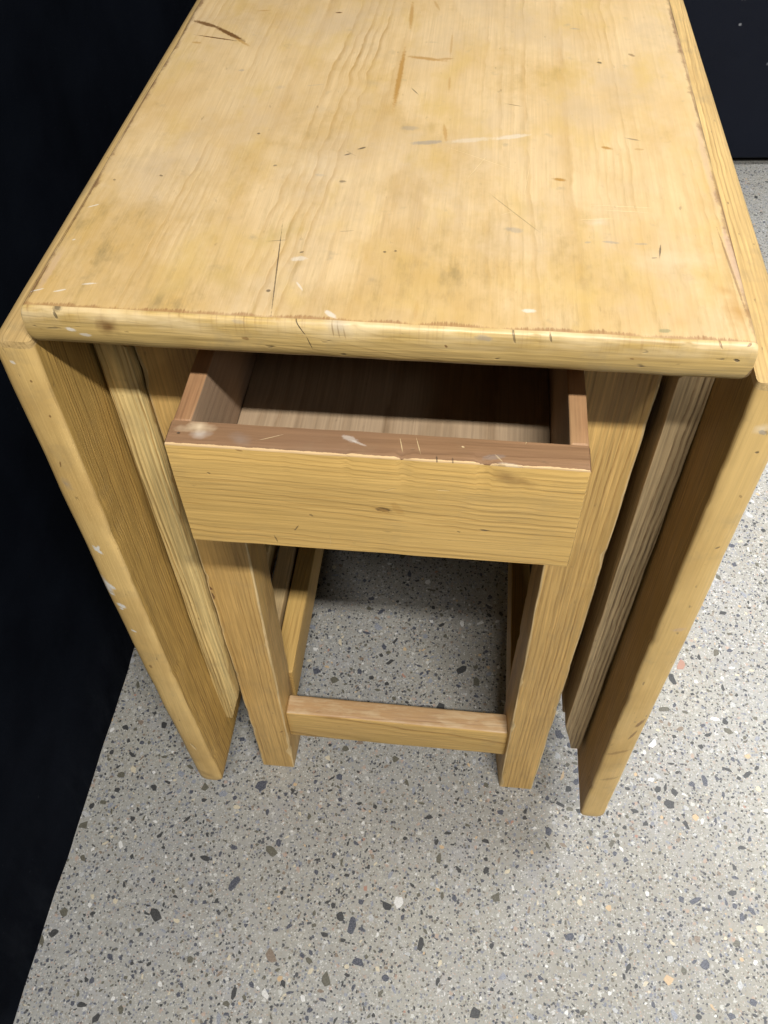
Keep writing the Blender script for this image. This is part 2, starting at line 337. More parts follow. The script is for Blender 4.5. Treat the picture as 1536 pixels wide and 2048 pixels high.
def beam(name, c0, c1, mats, parent=None, r=0.0015, n=24, k=3, wob=0.0004, nick=0.0006, s=0.0, rend=None):
    """Sawn timber between two end rectangles (4 corners each, same order): rounded, slightly uneven arrises,
    small nicks along them, eased ends. Slot 1 = worn arris."""
    c0 = [Vector(p) for p in c0]
    c1 = [Vector(p) for p in c1]
    rs = [r] * 4 if isinstance(r, (int, float)) else r
    rend = min(rs) if rend is None else rend
    L = (sum(c1, Vector()) - sum(c0, Vector())).length / 4
    ts = [(0.0, rend)] + [(0.0 + rend / L, 0.0)]
    for i in range(1, n):
        ts.append((i / n, 0.0))
    ts += [(1 - rend / L, 0.0), (1.0, rend)]
    ts.sort(key=lambda q: q[0])
    V, F, I = [], [], []
    per = 4 * (k + 1)
    for t, ins in ts:
        C = [a.lerp(b, t) for a, b in zip(c0, c1)]
        cen = sum(C, Vector()) / 4
        for i in range(4):
            p, pp, pn = C[i], C[i - 1], C[(i + 1) % 4]
            e1, e2 = (pp - p).normalized(), (pn - p).normalized()
            nk = max(0.0, mnoise.noise(p * 55 + Vector((s + i * 9, s, 3))) - 0.28) * nick * 4
            rr = rs[i] * (1 + 0.5 * mnoise.noise(p * 30 + Vector((s, i * 5, 1)))) + nk
            A, B = p + e1 * rr, p + e2 * rr
            for j in range(k + 1):
                u = j / k
                q = A * (1 - u) ** 2 + p * 2 * u * (1 - u) + B * u * u
                if ins:
                    d = (q - cen)
                    q = cen + d - d.normalized() * ins
                V.append(q + jit(q, wob, 30, s))
    rows = len(ts)
    for a in range(rows - 1):
        for j in range(per):
            j2 = (j + 1) % per
            F.append((a * per + j, a * per + j2, (a + 1) * per + j2, (a + 1) * per + j))
            I.append(1 if (len(mats) > 1 and (j % (k + 1)) != k) else 0)
    F.append(tuple(range(per)))
    I.append(0)
    F.append(tuple(range((rows - 1) * per, rows * per)))
    I.append(0)
    return link(name, V, F, mats, parent, I)


def rect(ax, at, u0, u1, v0, v1):
    """4 corners of an axis-aligned rectangle across axis ax."""
    q = [(u0, v0), (u1, v0), (u1, v1), (u0, v1)]
    if ax == 'X':
        return [(at, u, v) for u, v in q]
    if ax == 'Y':
        return [(u, at, v) for u, v in q]
    return [(u, v, at) for u, v in q]


# ------------------------------------------------------------------ floor: ground concrete with exposed aggregate
def floor_material():
    g = G("ground_concrete")
    P = g.coords()
    base = (0.37, 0.36, 0.325)
    n1 = g.noise(P, 3.2, 4.0, 0.6)
    col = g.mix(g.mr(n1, 0.35, 0.7, 0, 1), (0.278, 0.278, 0.268), (0.33, 0.316, 0.268))
    n2 = g.noise(P, 130.0, 5.0, 0.75)
    col = g.mix(g.mr(n2, 0.35, 0.75, 0, 0.65), col, (0.215, 0.21, 0.195))
    stain = g.noise(g.vm('ADD', P, (3.1, 8.2, 0)), 1.7, 5.0, 0.6)
    col = g.mix(g.mr(stain, 0.46, 0.66, 0, 0.6), col, (0.23, 0.215, 0.18))
    px, py, pz = g._sep(P)
    wipe = g.noise(g.comb(g.math('MULTIPLY', px, 60.0), g.math('MULTIPLY', py, 3.0), 0.0), 1.0, 4.0, 0.65)
    col = g.mix(g.mr(wipe, 0.58, 0.75, 0, 0.28), col, (0.38, 0.375, 0.35))
    n3 = g.noise(P, 17.0, 4.0, 0.65)
    col = g.mix(g.mr(n3, 0.52, 0.75, 0, 0.4), col, (0.30, 0.30, 0.33))

    warpn = g.noise(P, 520.0, 2.0, 0.6, color=True)

    def grains(col, scale, thr, size, stops, off, amt):
        pv = g.vm('ADD', P, off)
        pv = g.vm('ADD', pv, g.vm('MULTIPLY', g.vm('SUBTRACT', warpn, (0.5, 0.5, 0.5)), (1.1 / scale, 1.1 / scale, 0.0)))
        o = g.vor(pv, scale)
        cc = g._sep(o[1])
        keep = g.math('GREATER_THAN', cc[0], thr)
        rad = g.mr(cc[1], 0, 1, size * 0.5, size)
        m = g.math('MULTIPLY', keep, g.mr(g.math('SUBTRACT', rad, o[0]), -0.03, 0.07, 0, amt))
        nd = g.n('ShaderNodeValToRGB')
        nd.color_ramp.interpolation = 'CONSTANT'
        el = nd.color_ramp.elements
        while len(el) < len(stops):
            el.new(0.5)
        for e, (p, c) in zip(el, stops):
            e.position = p
            e.color = (*c, 1)
        g.put(nd.inputs[0], cc[2])
        return g.mix(m, col, nd.outputs[0])

    dark = [(0, (0.05, 0.052, 0.06)), (0.3, (0.10, 0.095, 0.085)), (0.6, (0.14, 0.125, 0.10)), (0.85, (0.16, 0.17, 0.20))]
    mixd = [(0, (0.40, 0.39, 0.355)), (0.22, (0.15, 0.15, 0.155)), (0.45, (0.36, 0.33, 0.27)), (0.62, (0.25, 0.22, 0.17)),
            (0.88, (0.52, 0.51, 0.48)), (0.95, (0.36, 0.25, 0.19))]
    col = grains(col, 560.0, 0.15, 0.55, mixd, (0.3, 0.1, 0.0), 0.7)
    col = grains(col, 330.0, 0.50, 0.50, dark, (1.3, 4.1, 0.2), 0.9)
    col = grains(col, 210.0, 0.74, 0.46, dark, (5.3, 1.1, 0.6), 0.95)
    col = grains(col, 150.0, 0.55, 0.38, mixd, (7.7, 2.1, 0.4), 0.7)
    rough = g.mr(n2, 0.3, 0.7, 0.5, 0.68)
    return g.out(col, rough, g.noise(P, 900.0, 2.0), 0.0003, 0.4, 0.35)


FX0, FX1, FY0, FY1 = -0.9, 2.2, -1.4, 1.75
floor = link("floor", [(FX0, FY0, 0), (FX1, FY0, 0), (FX1, FY1, 0), (FX0, FY1, 0)], [(0, 1, 2, 3)],
             [floor_material()], smooth=False)
tag(floor, kind='structure')


def chip_material(name, c, c2):
    g = G(name)
    P = g.coords()
    oi = g.n('ShaderNodeObjectInfo').outputs['Random']
    n1 = g.noise(g.n('ShaderNodeNewGeometry').outputs['Position'], 700.0, 3.0, 0.7)
    col = g.mix(g.mr(n1, 0.40, 0.66, 0, 0.9), c, c2)
    return g.out(col, 0.5, None, spec=0.4)


CHIP = [
    (chip_material("stone_blue_black", (0.035, 0.038, 0.050), (0.12, 0.125, 0.15)), 26),
    (chip_material("stone_charcoal", (0.030, 0.030, 0.030), (0.065, 0.065, 0.065)), 26),
    (chip_material("stone_olive", (0.075, 0.070, 0.052), (0.14, 0.13, 0.10)), 17),
    (chip_material("stone_brown", (0.15, 0.115, 0.085), (0.24, 0.19, 0.15)), 8),
    (chip_material("stone_slate", (0.16, 0.17, 0.20), (0.30, 0.31, 0.33)), 12),
    (chip_material("stone_grey", (0.30, 0.30, 0.30), (0.45, 0.45, 0.44)), 8),
    (chip_material("stone_white", (0.60, 0.59, 0.57), (0.42, 0.41, 0.38)), 6),
    (chip_material("stone_cream", (0.50, 0.44, 0.32), (0.38, 0.33, 0.25)), 5),
    (chip_material("stone_tan", (0.46, 0.33, 0.19), (0.38, 0.28, 0.18)), 3),
    (chip_material("stone_red", (0.32, 0.17, 0.12), (0.28, 0.18, 0.14)), 0.8),
]
WSUM = [w for _, w in CHIP]


def chip_outline(rng):
    n = rng.randint(5, 9)
    el = rng.uniform(1.0, 1.3) if rng.random() < 0.4 else rng.uniform(1.25, 2.6)
    pts = []
    for i in range(n):
        a = (i + rng.uniform(-0.36, 0.36)) / n * math.tau
        rr = rng.uniform(0.58, 1.15)
        pts.append((math.cos(a) * rr * math.sqrt(el), math.sin(a) * rr / math.sqrt(el)))
    return pts


def chip_mesh_data(pts, R, rot, cx, cy, h, z0=0.0):
    c, s = math.cos(rot), math.sin(rot)
    n = len(pts)
    V = []
    for k, zz in ((1.0, z0 - 0.0002), (0.93, z0 + h)):
        for (px, py) in pts:
            V.append((cx + (px * c - py * s) * R * k, cy + (px * s + py * c) * R * k, zz))
    F = [(i, (i + 1) % n, n + (i + 1) % n, n + i) for i in range(n)] + [tuple(range(n, 2 * n))]
    return V, F


rng = random.Random(5)
cells = {}


def free_spot(x, y, r):
    gx, gy = int(x / 0.03), int(y / 0.03)
    for i in range(gx - 1, gx + 2):
        for j in range(gy - 1, gy + 2):
            for (a, b, q) in cells.get((i, j), ()):
                if (a - x) ** 2 + (b - y) ** 2 < (r + q) ** 2:
                    return False
    cells.setdefault((gx, gy), []).append((x, y, r))
    return True


def dens(x, y):
    return 0.35 + 0.9 * max(0.0, 0.5 + mnoise.noise(Vector((x * 7, y * 7, 2.0))) + 0.4 * mnoise.noise(Vector((x * 23, y * 23, 5.0))))


chips = []
tries = 0
while len(chips) < 36000 and tries < 160000:
    tries += 1
    x, y = rng.uniform(-0.40, 1.25), rng.uniform(-0.75, 1.54)
    if rng.random() > dens(x, y):
        continue
    R = 0.00120 * math.exp(abs(rng.gauss(0, 0.66)))
    if rng.random() < 0.035:
        R = rng.uniform(0.0032, 0.0074)
    R = min(R, 0.0074)
    if free_spot(x, y, R * 1.0):
        chips.append((R, x, y))
chips.sort(reverse=True)


def visible(x, y):
    return -0.36 < x < 0.62 and -0.32 < y < 0.62 or (0.3 < x < 0.9 and y < 1.5)


big = [c for c in chips if visible(c[1], c[2])][:290]
bigset = set(big)
outlines = [chip_outline(rng) for _ in range(14)]
base_meshes = []
for pts in outlines:
    V, F = chip_mesh_data(pts, 1.0, 0, 0, 0, 0.06)
    me = bpy.data.meshes.new("stone_chip")
    me.from_pydata(V, [], F)
    me.materials.append(CHIP[0][0])
    base_meshes.append(me)
for (R, x, y) in big:
    o = bpy.data.objects.new("stone_chip", rng.choice(base_meshes))
    COL.objects.link(o)
    o.parent = floor
    o.location = (x, y, 0.0)
    o.rotation_euler = (0, 0, rng.uniform(0, 6.28))
    o.scale = (R, R, 0.004)
    o.material_slots[0].link = 'OBJECT'
    o.material_slots[0].material = rng.choices(CHIP, WSUM)[0][0]
VV, FF, II = [], [], []
for ch in chips:
    if ch in bigset:
        continue
    R, x, y = ch
    V, F = chip_mesh_data(chip_outline(rng), R, rng.uniform(0, 6.28), x, y, 0.00018)
    b0 = len(VV)
    VV += V
    k = rng.choices(range(len(CHIP)), WSUM)[0]
    for f in F:
        FF.append(tuple(b0 + i for i in f))
        II.append(k)
me = bpy.data.meshes.new("fine_aggregate")
me.from_pydata(VV, [], FF)
for m, _ in CHIP:
    me.materials.append(m)
me.polygons.foreach_set('material_index', II)
me.update()
agg = bpy.data.objects.new("fine_aggregate", me)
COL.objects.link(agg)
agg.parent = floor
tag(agg, kind='stuff')

# ------------------------------------------------------------------ black cloth backdrop on the left, dark wall behind
g = G("black_cloth")
P = g.coords()
x, y, z = g._sep(P)
weave = g.noise(P, 700.0, 2.0, 0.6)
soft = g.noise(P, 7.0, 4.0, 0.6)
col = g.mix(g.mr(soft, 0.35, 0.7), (0.0030, 0.0041, 0.0070), (0.0064, 0.0084, 0.0135))
streak = g.noise(g.comb(g.math('MULTIPLY', y, 22.0), g.math('MULTIPLY', z, 6.0), 1.0), 1.0, 4.0, 0.65)
lowdust = g.mr(z, 0.0, 0.16, 1.0, 0.0)
col = g.mix(g.math('MULTIPLY', g.mr(streak, 0.48, 0.78), g.math('MULTIPLY', lowdust, 0.5)), col, (0.022, 0.026, 0.034))
lint = g.mr(g.noise(P, 160.0, 1.0, 0.4), 0.80, 0.84, 0, 0.5)
col = g.mix(lint, col, (0.03, 0.034, 0.04))
cloth = g.out(col, 0.95, weave, 0.0006, 0.6, 0.03)


def cloth_x(yy, zz):
    f = mnoise.noise(Vector((yy * 2.2, zz * 1.3, 4))) * 0.010 + mnoise.noise(Vector((yy * 9, zz * 2.5, 9))) * 0.0035
    f += 0.006 * math.sin(yy * 17 + 2.0 * mnoise.noise(Vector((yy * 2, zz * 1.5, 2)))) * (0.4 + 0.6 * mnoise.noise(Vector((yy * 1.5, 0, 7))))
    hem = math.exp(-zz / 0.03) * (0.005 * mnoise.noise(Vector((yy * 3, 1, 1))) + 0.0012 * mnoise.noise(Vector((yy * 22, 3, 1))))
    return -0.371 + f * min(1, 0.35 + zz) + hem


ny, nz = 170, 60
Y0, Y1, ZT = -0.95, 1.50, 1.25
V = []
for i in range(ny + 1):
    yy = Y0 + (Y1 - Y0) * i / ny
    for j in range(nz + 1):
        zz = 0.0006 + ZT * (j / nz) ** 1.6
        V.append((cloth_x(yy, zz), yy, zz))
nb = len(V)
for i in range(ny + 1):
    yy = Y0 + (Y1 - Y0) * i / ny
    for j in range(nz + 1):
        zz = 0.0006 + ZT * (j / nz) ** 1.6
        V.append((cloth_x(yy, zz) - 0.004, yy, zz))
F = []
for i in range(ny):
    for j in range(nz):
        a = i * (nz + 1) + j
        F.append((a, a + nz + 1, a + nz + 2, a + 1))
        F.append((nb + a, nb + a + 1, nb + a + nz + 2, nb + a + nz + 1))
for i in range(ny):
    a = i * (nz + 1)
    F.append((a, nb + a, nb + a + nz + 1, a + nz + 1))
    F.append((a + nz, a + 2 * nz + 1, nb + a + 2 * nz + 1, nb + a + nz))
for j in range(nz):
    F.append((j, j + 1, nb + j + 1, nb + j))
    a = ny * (nz + 1) + j
    F.append((a, nb + a, nb + a + 1, a + 1))
bd = link("backdrop", V, F, [cloth])
tag(bd, "black cloth backdrop hanging to the floor along the left of the pine table", "backdrop")

g = G("dark_wall_paint")
P = g.coords()
x, y, z = g._sep(P)
n1 = g.noise(P, 5.0, 4.0, 0.6)
col = g.mix(g.mr(n1, 0.3, 0.7), (0.0030, 0.0048, 0.0115), (0.0045, 0.0068, 0.0150))
sc = g.noise(P, 220.0, 2.0, 0.6)
for (mx, mz, mr_, st) in ((0.5365, 0.350, 0.010, 0.7), (0.5432, 0.296, 0.0035, 0.8), (0.62, 0.22, 0.003, 0.4), (0.70, 0.30, 0.006, 0.4)):
    d = g.vm('LENGTH', g.vm('SUBTRACT', g.comb(x, 0.0, z), (mx, 0.0, mz)))
    d = g.math('MULTIPLY_ADD', sc, mr_ * 2.0, d)
    col = g.mix(g.mr(d, mr_ * 2.0, mr_ * 1.4, 0, st), col, (0.30, 0.31, 0.33))
wallm = g.out(col, 0.6, g.noise(P, 300.0, 2.0), 0.0004, 0.4, 0.2)
wall = beam("back_wall", [(-0.9, 1.42, 0.018), (-0.9, 1.50, 0.018), (-0.9, 1.50, 2.4), (-0.9, 1.42, 2.4)],
            [(2.2, 1.68, 0.018), (2.2, 1.76, 0.018), (2.2, 1.76, 2.4), (2.2, 1.68, 2.4)], [wallm], None, r=0.002, n=8, wob=0.0)
tag(wall, kind='structure')
g = G("black_gap")
gapm = g.out((0.008, 0.008, 0.009), 0.8, None, spec=0.1)
beam("wall_plinth", [(-0.9, 1.445, 0.0005), (-0.9, 1.49, 0.0005), (-0.9, 1.49, 0.0175), (-0.9, 1.445, 0.0175)],
     [(2.2, 1.705, 0.0005), (2.2, 1.75, 0.0005), (2.2, 1.75, 0.0175), (2.2, 1.705, 0.0175)], [gapm], wall, r=0.001, n=2, wob=0.0)

# ------------------------------------------------------------------ the drop-leaf table
H = 0.74
W = 0.191
DEPTH = 0.92
table = empty("drop_leaf_table")
tag(table, "worn pine drop-leaf table with both leaves hanging down and its end drawer pulled open", "table")

LT, DK = (0.62, 0.40, 0.125), (0.33, 0.17, 0.040)


def top_post(g, col, x, y, z, late, fibn):
    # cloudy old finish: greyer, pinker and yellower areas, streaked along the grain
    c1 = g.noise(g.comb(g.math('MULTIPLY', x, 15.0), g.math('MULTIPLY', y, 9.0), 5.0), 1.0, 5.0, 0.62)
    col = g.mix(g.mr(c1, 0.46, 0.66, 0.0, 0.6), col, (0.515, 0.385, 0.235))
    c2 = g.noise(g.comb(g.math('MULTIPLY', x, 24.0), g.math('MULTIPLY', y, 11.0), 9.0), 1.0, 5.0, 0.65)
    col = g.mix(g.mr(c2, 0.52, 0.70, 0.0, 0.7), col, (0.56, 0.385, 0.135))
    c3 = g.noise(g.comb(g.math('MULTIPLY', x, 190.0), g.math('MULTIPLY', y, 26.0), 2.0), 1.0, 4.0, 0.7)
    near = g.mr(y, 0.02, 0.22, 1.0, 0.25)
    col = g.mix(g.math('MULTIPLY', near, g.mr(c3, 0.52, 0.74, 0.0, 0.6)), col, (0.37, 0.26, 0.11))
    c4 = g.noise(g.comb(g.math('MULTIPLY', x, 70.0), g.math('MULTIPLY', y, 60.0), 12.0), 1.0, 3.0, 0.6)
    col = g.mix(g.mr(c4, 0.64, 0.78, 0.0, 0.5), col, (0.33, 0.26, 0.165))
    # amber and dirty patches where the wax has built up, front left above all
    c5 = g.noise(g.comb(g.math('MULTIPLY', x, 11.0), g.math('MULTIPLY', y, 8.0), 21.0), 1.0, 6.0, 0.68)
    fl = g.math('MULTIPLY', g.mr(y, 0.0, 0.30, 0.16, 0.0), g.mr(x, -0.16, 0.12, 1.0, 0.2))
    col = g.mix(g.mr(g.math('ADD', c5, fl), 0.52, 0.74, 0.0, 0.7), col, (0.49, 0.31, 0.095))
    c6 = g.noise(g.comb(g.math('MULTIPLY', x, 120.0), g.math('MULTIPLY', y, 34.0), 31.0), 1.0, 4.0, 0.7)
    dirty = g.math('MULTIPLY', g.mr(g.math('ADD', c5, fl), 0.58, 0.76), g.mr(c6, 0.46, 0.68, 0.0, 0.7))
    col = g.mix(dirty, col, (0.25, 0.185, 0.085))
    # grime in the leaf joints
    jn = g.noise(g.comb(g.math('MULTIPLY', x, 60.0), g.math('MULTIPLY', y, 45.0), 41.0), 1.0, 4.0, 0.7)
    ed = g.math('SUBTRACT', W + 0.0006, g.math('ABSOLUTE', x))
    jm = g.mr(g.math('SUBTRACT', ed, g.mr(jn, 0.35, 0.75, 0.0, 0.0045)), 0.0014, -0.0004)
    col = g.mix(g.math('MULTIPLY', jm, g.mr(jn, 0.35, 0.62, 0.15, 0.75)), col, (0.20, 0.105, 0.05))
    # brown line worn into the finish just behind the front arris, broken up by the grain
    tick = g.noise(g.comb(g.math('MULTIPLY', x, 800.0), g.math('MULTIPLY', y, 40.0), 0.0), 1.0, 4.0, 0.85)
    wav = g.noise(g.comb(g.math('MULTIPLY', x, 14.0), 0.0, 0.0), 1.0, 3.0)
    wid = g.noise(g.comb(g.math('MULTIPLY', x, 40.0), 3.0, 0.0), 1.0, 3.0)
    e = g.math('ADD', y, g.math('MULTIPLY', g.math('SUBTRACT', wav, 0.5), -0.004))
    wd = g.math('MULTIPLY', g.mr(tick, 0.34, 0.66, 0.0034, 0.0058), g.mr(wid, 0.3, 0.66, 0.55, 1.35))
    band = g.mr(g.math('SUBTRACT', wd, e), -0.0005, 0.0006)
    return g.mix(g.math('MULTIPLY', g.math('MULTIPLY', band, g.mr(tick, 0.3, 0.7, 0.35, 0.85)), g.mr(wid, 0.32, 0.52, 0.25, 1.0)), col, (0.25, 0.12, 0.045))


# one board; its wear marks are shared out over eight zones so that each zone only evaluates its own
ZX, ZY = (-9.0, 0.0, 9.0), (-9.0, 0.045, 0.13, 0.26, 9.0)
m_tops = []
for iy in range(4):
    for ix in range(2):
        mk = []
        for q in M_TOP:
            pad = q[4] * 0.8 + 0.002
            if min(q[0], q[2]) - pad < ZX[ix + 1] and max(q[0], q[2]) + pad > ZX[ix] and min(q[1], q[3]) - pad < ZY[iy + 1] and max(q[1], q[3]) + pad > ZY[iy]:
                mk.append(q)
        m_tops.append(pine("pine_top", 'Y', (0.655, 0.478, 0.258), (0.38, 0.22, 0.065), freq=150, pith=(0.004, 0.690), contrast=0.72, warp=0.026,
                           patch=0.97, fib=0.10, blotch=(0.50, 0.325, 0.125), blotch_amt=0.7, dirt=0.34, rough=0.44, spec=0.4, seed=1.3,
                           marks=mk, uv='XY', drift=0.03, bump=0.45, post=top_post, swirl=0.006))


def front_post(g, col, x, y, z, late, fibn):
    tick = g.noise(g.comb(g.math('MULTIPLY', x, 620.0), 0.0, g.math('MULTIPLY', z, 20.0)), 1.0, 2.0, 0.7)
    up = g.mr(z, H - 0.011, H - 0.0005, 0.0, 1.0)
    m = g.math('MULTIPLY', up, g.mr(tick, 0.52, 0.72, 0.0, 0.8))
    col = g.mix(m, col, (0.27, 0.15, 0.05))
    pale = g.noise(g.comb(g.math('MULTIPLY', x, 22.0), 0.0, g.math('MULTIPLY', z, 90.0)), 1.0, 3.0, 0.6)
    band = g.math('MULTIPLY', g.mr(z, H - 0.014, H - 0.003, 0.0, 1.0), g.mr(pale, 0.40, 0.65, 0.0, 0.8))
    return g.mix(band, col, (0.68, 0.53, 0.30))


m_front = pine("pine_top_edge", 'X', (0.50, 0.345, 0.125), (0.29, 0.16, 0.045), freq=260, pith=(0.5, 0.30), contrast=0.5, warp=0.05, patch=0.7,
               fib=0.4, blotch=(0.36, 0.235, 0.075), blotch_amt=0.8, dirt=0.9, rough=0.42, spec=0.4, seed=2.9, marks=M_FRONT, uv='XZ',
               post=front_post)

# tabletop: profile across depth (y, z) lofted along x, with a rounded front edge and softly bowed sides
zb = 0.7135
prof = [(DEPTH, zb), (DEPTH, H)]
for yy in (0.8, 0.7, 0.6, 0.5, 0.4, 0.33, 0.26, 0.2, 0.13, 0.085, 0.045, 0.025):
    prof.append((yy, H))
nf0 = len(prof)
prof += [(0.012, H), (0.006, H - 0.0001), (0.0028, H - 0.0003), (0.0012, H - 0.0008), (0.0002, H - 0.0019), (-0.0004, H - 0.0036), (-0.0009, H - 0.0080),
         (-0.0010, H - 0.0135), (-0.0006, H - 0.0185), (0.0005, H - 0.0220), (0.0028, H - 0.0248), (0.0058, zb + 0.0004), (0.010, zb)]
nf1 = len(prof)
prof += [(0.05, zb)]
zm = (H + zb) / 2
xs = []
NX = 130
secs = [(-W - 0.0018, 0.74), (-W - 0.0015, 0.84), (-W - 0.0009, 0.92), (-W, 0.972), (-W + 0.0015, 1.0)]
for i in range(1, NX):
    secs.append((-W + 0.0015 + (2 * W - 0.0030) * i / NX, 1.0))
secs += [(-q, k) for q, k in reversed(secs[:5])]
V, F, I = [], [], []
np_ = len(prof)
for sx, k in secs:
    for j, (py, pz) in enumerate(prof):
        q = Vector((sx, py, zm + (pz - zm) * k))
        if py < 0.02:
            d = jit(Vector((sx, 0, 0)), 0.0008, 12, 2.0)
            e = jit(q, 0.00035, 60, 6.0)
            q += Vector((0, d.y + e.y, e.z * 0.7))
            if py < 0.001 and pz > H - 0.006:
                q.y += max(0, mnoise.noise(Vector((sx * 130, 3, 1))) - 0.25) * 0.0022
        elif abs(sx) > W - 0.004:
            q.x += mnoise.noise(Vector((3, py * 14, 1))) * 0.0011
        V.append(q)
for a in range(len(secs) - 1):
    for j in range(np_):
        j2 = (j + 1) % np_
        F.append((a * np_ + j, a * np_ + j2, (a + 1) * np_ + j2, (a + 1) * np_ + j))
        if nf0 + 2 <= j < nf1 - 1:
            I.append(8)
        else:
            cx_ = (secs[a][0] + secs[a + 1][0]) / 2
            cy_ = (prof[j][0] + prof[j2][0]) / 2
            I.append(2 * sum(cy_ > t for t in ZY[1:4]) + (1 if cx_ > 0 else 0))
F.append(tuple(range(np_)))
F.append(tuple(range((len(secs) - 1) * np_, len(secs) * np_)))
I += [0, 1]
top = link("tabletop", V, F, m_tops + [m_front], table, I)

# --- leaves
WORN = pine("pine_worn_arris", 'Z', (0.72, 0.53, 0.26), (0.36, 0.19, 0.06), freq=200, contrast=0.4, fib=0.35, dirt=0.9, blotch=(0.36, 0.22, 0.07),
            blotch_amt=0.6, rough=0.5, seed=7.0)
LZT, LZB, LTH = 0.7160, 0.0972, 0.0262


def leaf(side, xi, xm, xb, marks, seed, yaw=0.0):
    """side -1 left, +1 right; xi / xb inner face at top / bottom."""
    inner = pine("pine_leaf_inner", 'Z', (0.50, 0.315, 0.090) if side < 0 else (0.40, 0.235, 0.065), (0.20, 0.10, 0.025), freq=300, pith=(side * 0.30, 0.35), contrast=1.0, warp=0.012, patch=0.35, fib=0.42,  # right leaf's inner face darker: its shade is put into the colour
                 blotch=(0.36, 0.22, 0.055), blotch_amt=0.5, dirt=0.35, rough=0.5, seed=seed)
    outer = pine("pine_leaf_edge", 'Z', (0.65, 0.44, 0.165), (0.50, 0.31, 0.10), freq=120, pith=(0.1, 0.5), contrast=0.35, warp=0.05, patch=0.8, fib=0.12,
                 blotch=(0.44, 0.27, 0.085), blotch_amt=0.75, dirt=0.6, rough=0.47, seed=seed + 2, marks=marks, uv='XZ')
    strip = pine("pine_leaf_top", 'Y', (0.58, 0.40, 0.17), (0.32, 0.19, 0.065), freq=420, pith=(side * 0.7, 0.5), contrast=0.8, warp=0.02, patch=0.6, fib=0.3,
                 blotch=(0.40, 0.26, 0.10), blotch_amt=0.8, dirt=0.8, rough=0.5, seed=seed + 4, drift=0.01)
    # plan profile: bull-nosed front edge; lofted from the bottom edge up to the top edge
    T = LTH
    # (u across from inner face, y)
    pr = [(0.0, 0.92), (0.0, 0.6), (0.0, 0.3), (0.0, 0.1), (0.0, 0.03), (0.0, 0.0030), (0.0006, 0.0011), (0.0020, 0.0001), (0.0060, -0.0003), (0.0120, -0.0004),
          (0.0175, -0.0001), (0.0215, 0.0009), (0.0240, 0.0026), (0.0256, 0.0053), (T, 0.010), (T, 0.05), (T, 0.1), (T, 0.3), (T, 0.6), (T, 0.92)]
    rows = [(LZB, 0.0060), (LZB + 0.0009, 0.0032), (LZB + 0.0028, 0.0012), (LZB + 0.006, 0.0)]
    n = 70
    for i in range(1, n):
        rows.append((LZB + 0.006 + (LZT - LZB - 0.016) * i / n, 0.0))
    rows += [(LZT - 0.009, 0.0), (LZT - 0.005, -0.0012), (LZT - 0.0022, -0.0034), (LZT - 0.0006, -0.006), (LZT, -0.0085)]
    V, F, I = [], [], []
    m = len(pr)
    for zz, ins in rows:
        t = (zz - LZB) / (LZT - LZB)
        x0 = xm + (xi - xm) * (t - 0.6) / 0.4 if t > 0.6 else xb + (xm - xb) * math.sin(t / 0.6 * math.pi / 2)
        for (u, yy) in pr:
            if ins < 0:      # top edge: only the outer arris is rounded over
                uu = u * (T + ins) / T
                yv = yy
            else:
                uu = T / 2 + (u - T / 2) * (1 - ins / (T / 2))
                yv = yy + ins * (1 if yy < 0.4 else -1) * 0.8 if (yy < 0.02 or yy > 0.9) else yy
            q = Vector((side * (x0 + uu) - yaw * yv, yv, zz))
            if yy < 0.06:
                q += jit(q, 0.0006, 26, seed)
                if u < 0.0021 and yy < 0.004:
                    q += Vector((side, 0.6, 0)) * max(0, mnoise.noise(q * 60 + Vector((seed, 0, 0))) - 0.22) * 0.004
            V.append(q)
    for a in range(len(rows) - 1):
        for j in range(m):
            j2 = (j + 1) % m
            F.append((a * m + j, a * m + j2, (a + 1) * m + j2, (a + 1) * m + j))
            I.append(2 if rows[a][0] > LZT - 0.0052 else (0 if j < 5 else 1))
    F.append(tuple(range(m)))
    F.append(tuple(range((len(rows) - 1) * m, len(rows) * m)))
    I += [1, 2]
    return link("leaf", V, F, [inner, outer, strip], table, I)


lf = leaf(-1, 0.1945, 0.1945, 0.1865, M_LLEAF, 3.1)
lf['label'] = "left leaf with white paint chips along its front edge"
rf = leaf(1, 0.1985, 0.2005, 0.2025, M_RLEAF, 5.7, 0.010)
rf['label'] = "right leaf hanging clear of the gate frame"

# --- legs: taper towards the foot
m_leg = [pine("pine_leg", 'Z', (0.60, 0.38, 0.130), (0.30, 0.155, 0.042), freq=230, pith=pp, contrast=0.85, warp=0.014, patch=0.45, drift=0.012, fib=0.34,
              blotch=(0.44, 0.265, 0.08), blotch_amt=0.45, dirt=0.35, rough=0.5, seed=sd, marks=mk, uv='XZ')
         for pp, sd, mk in (((-0.62, 0.12), 4.1, M_LLEG), ((0.72, 0.02), 9.4, None))]
ZL = zb - 0.0008
LY0, LY1 = 0.0642, 0.1085


def leg(xo_t, xi_t, xo_b, xi_b, xi_bb, y0, y1, mat, s):
    bot = [(xo_b, y0, 0.0002), (xi_b, y0, 0.0002), (xi_bb, y1, 0.0002), (xo_b, y1, 0.0002)]
    tp = [(xo_t, y0, ZL), (xi_t, y0, ZL), (xi_t, y1, ZL), (xo_t, y1, ZL)]
    return beam("leg", bot, tp, [mat, WORN], table, r=0.0016, n=90, wob=0.0007, nick=0.0020, s=s)


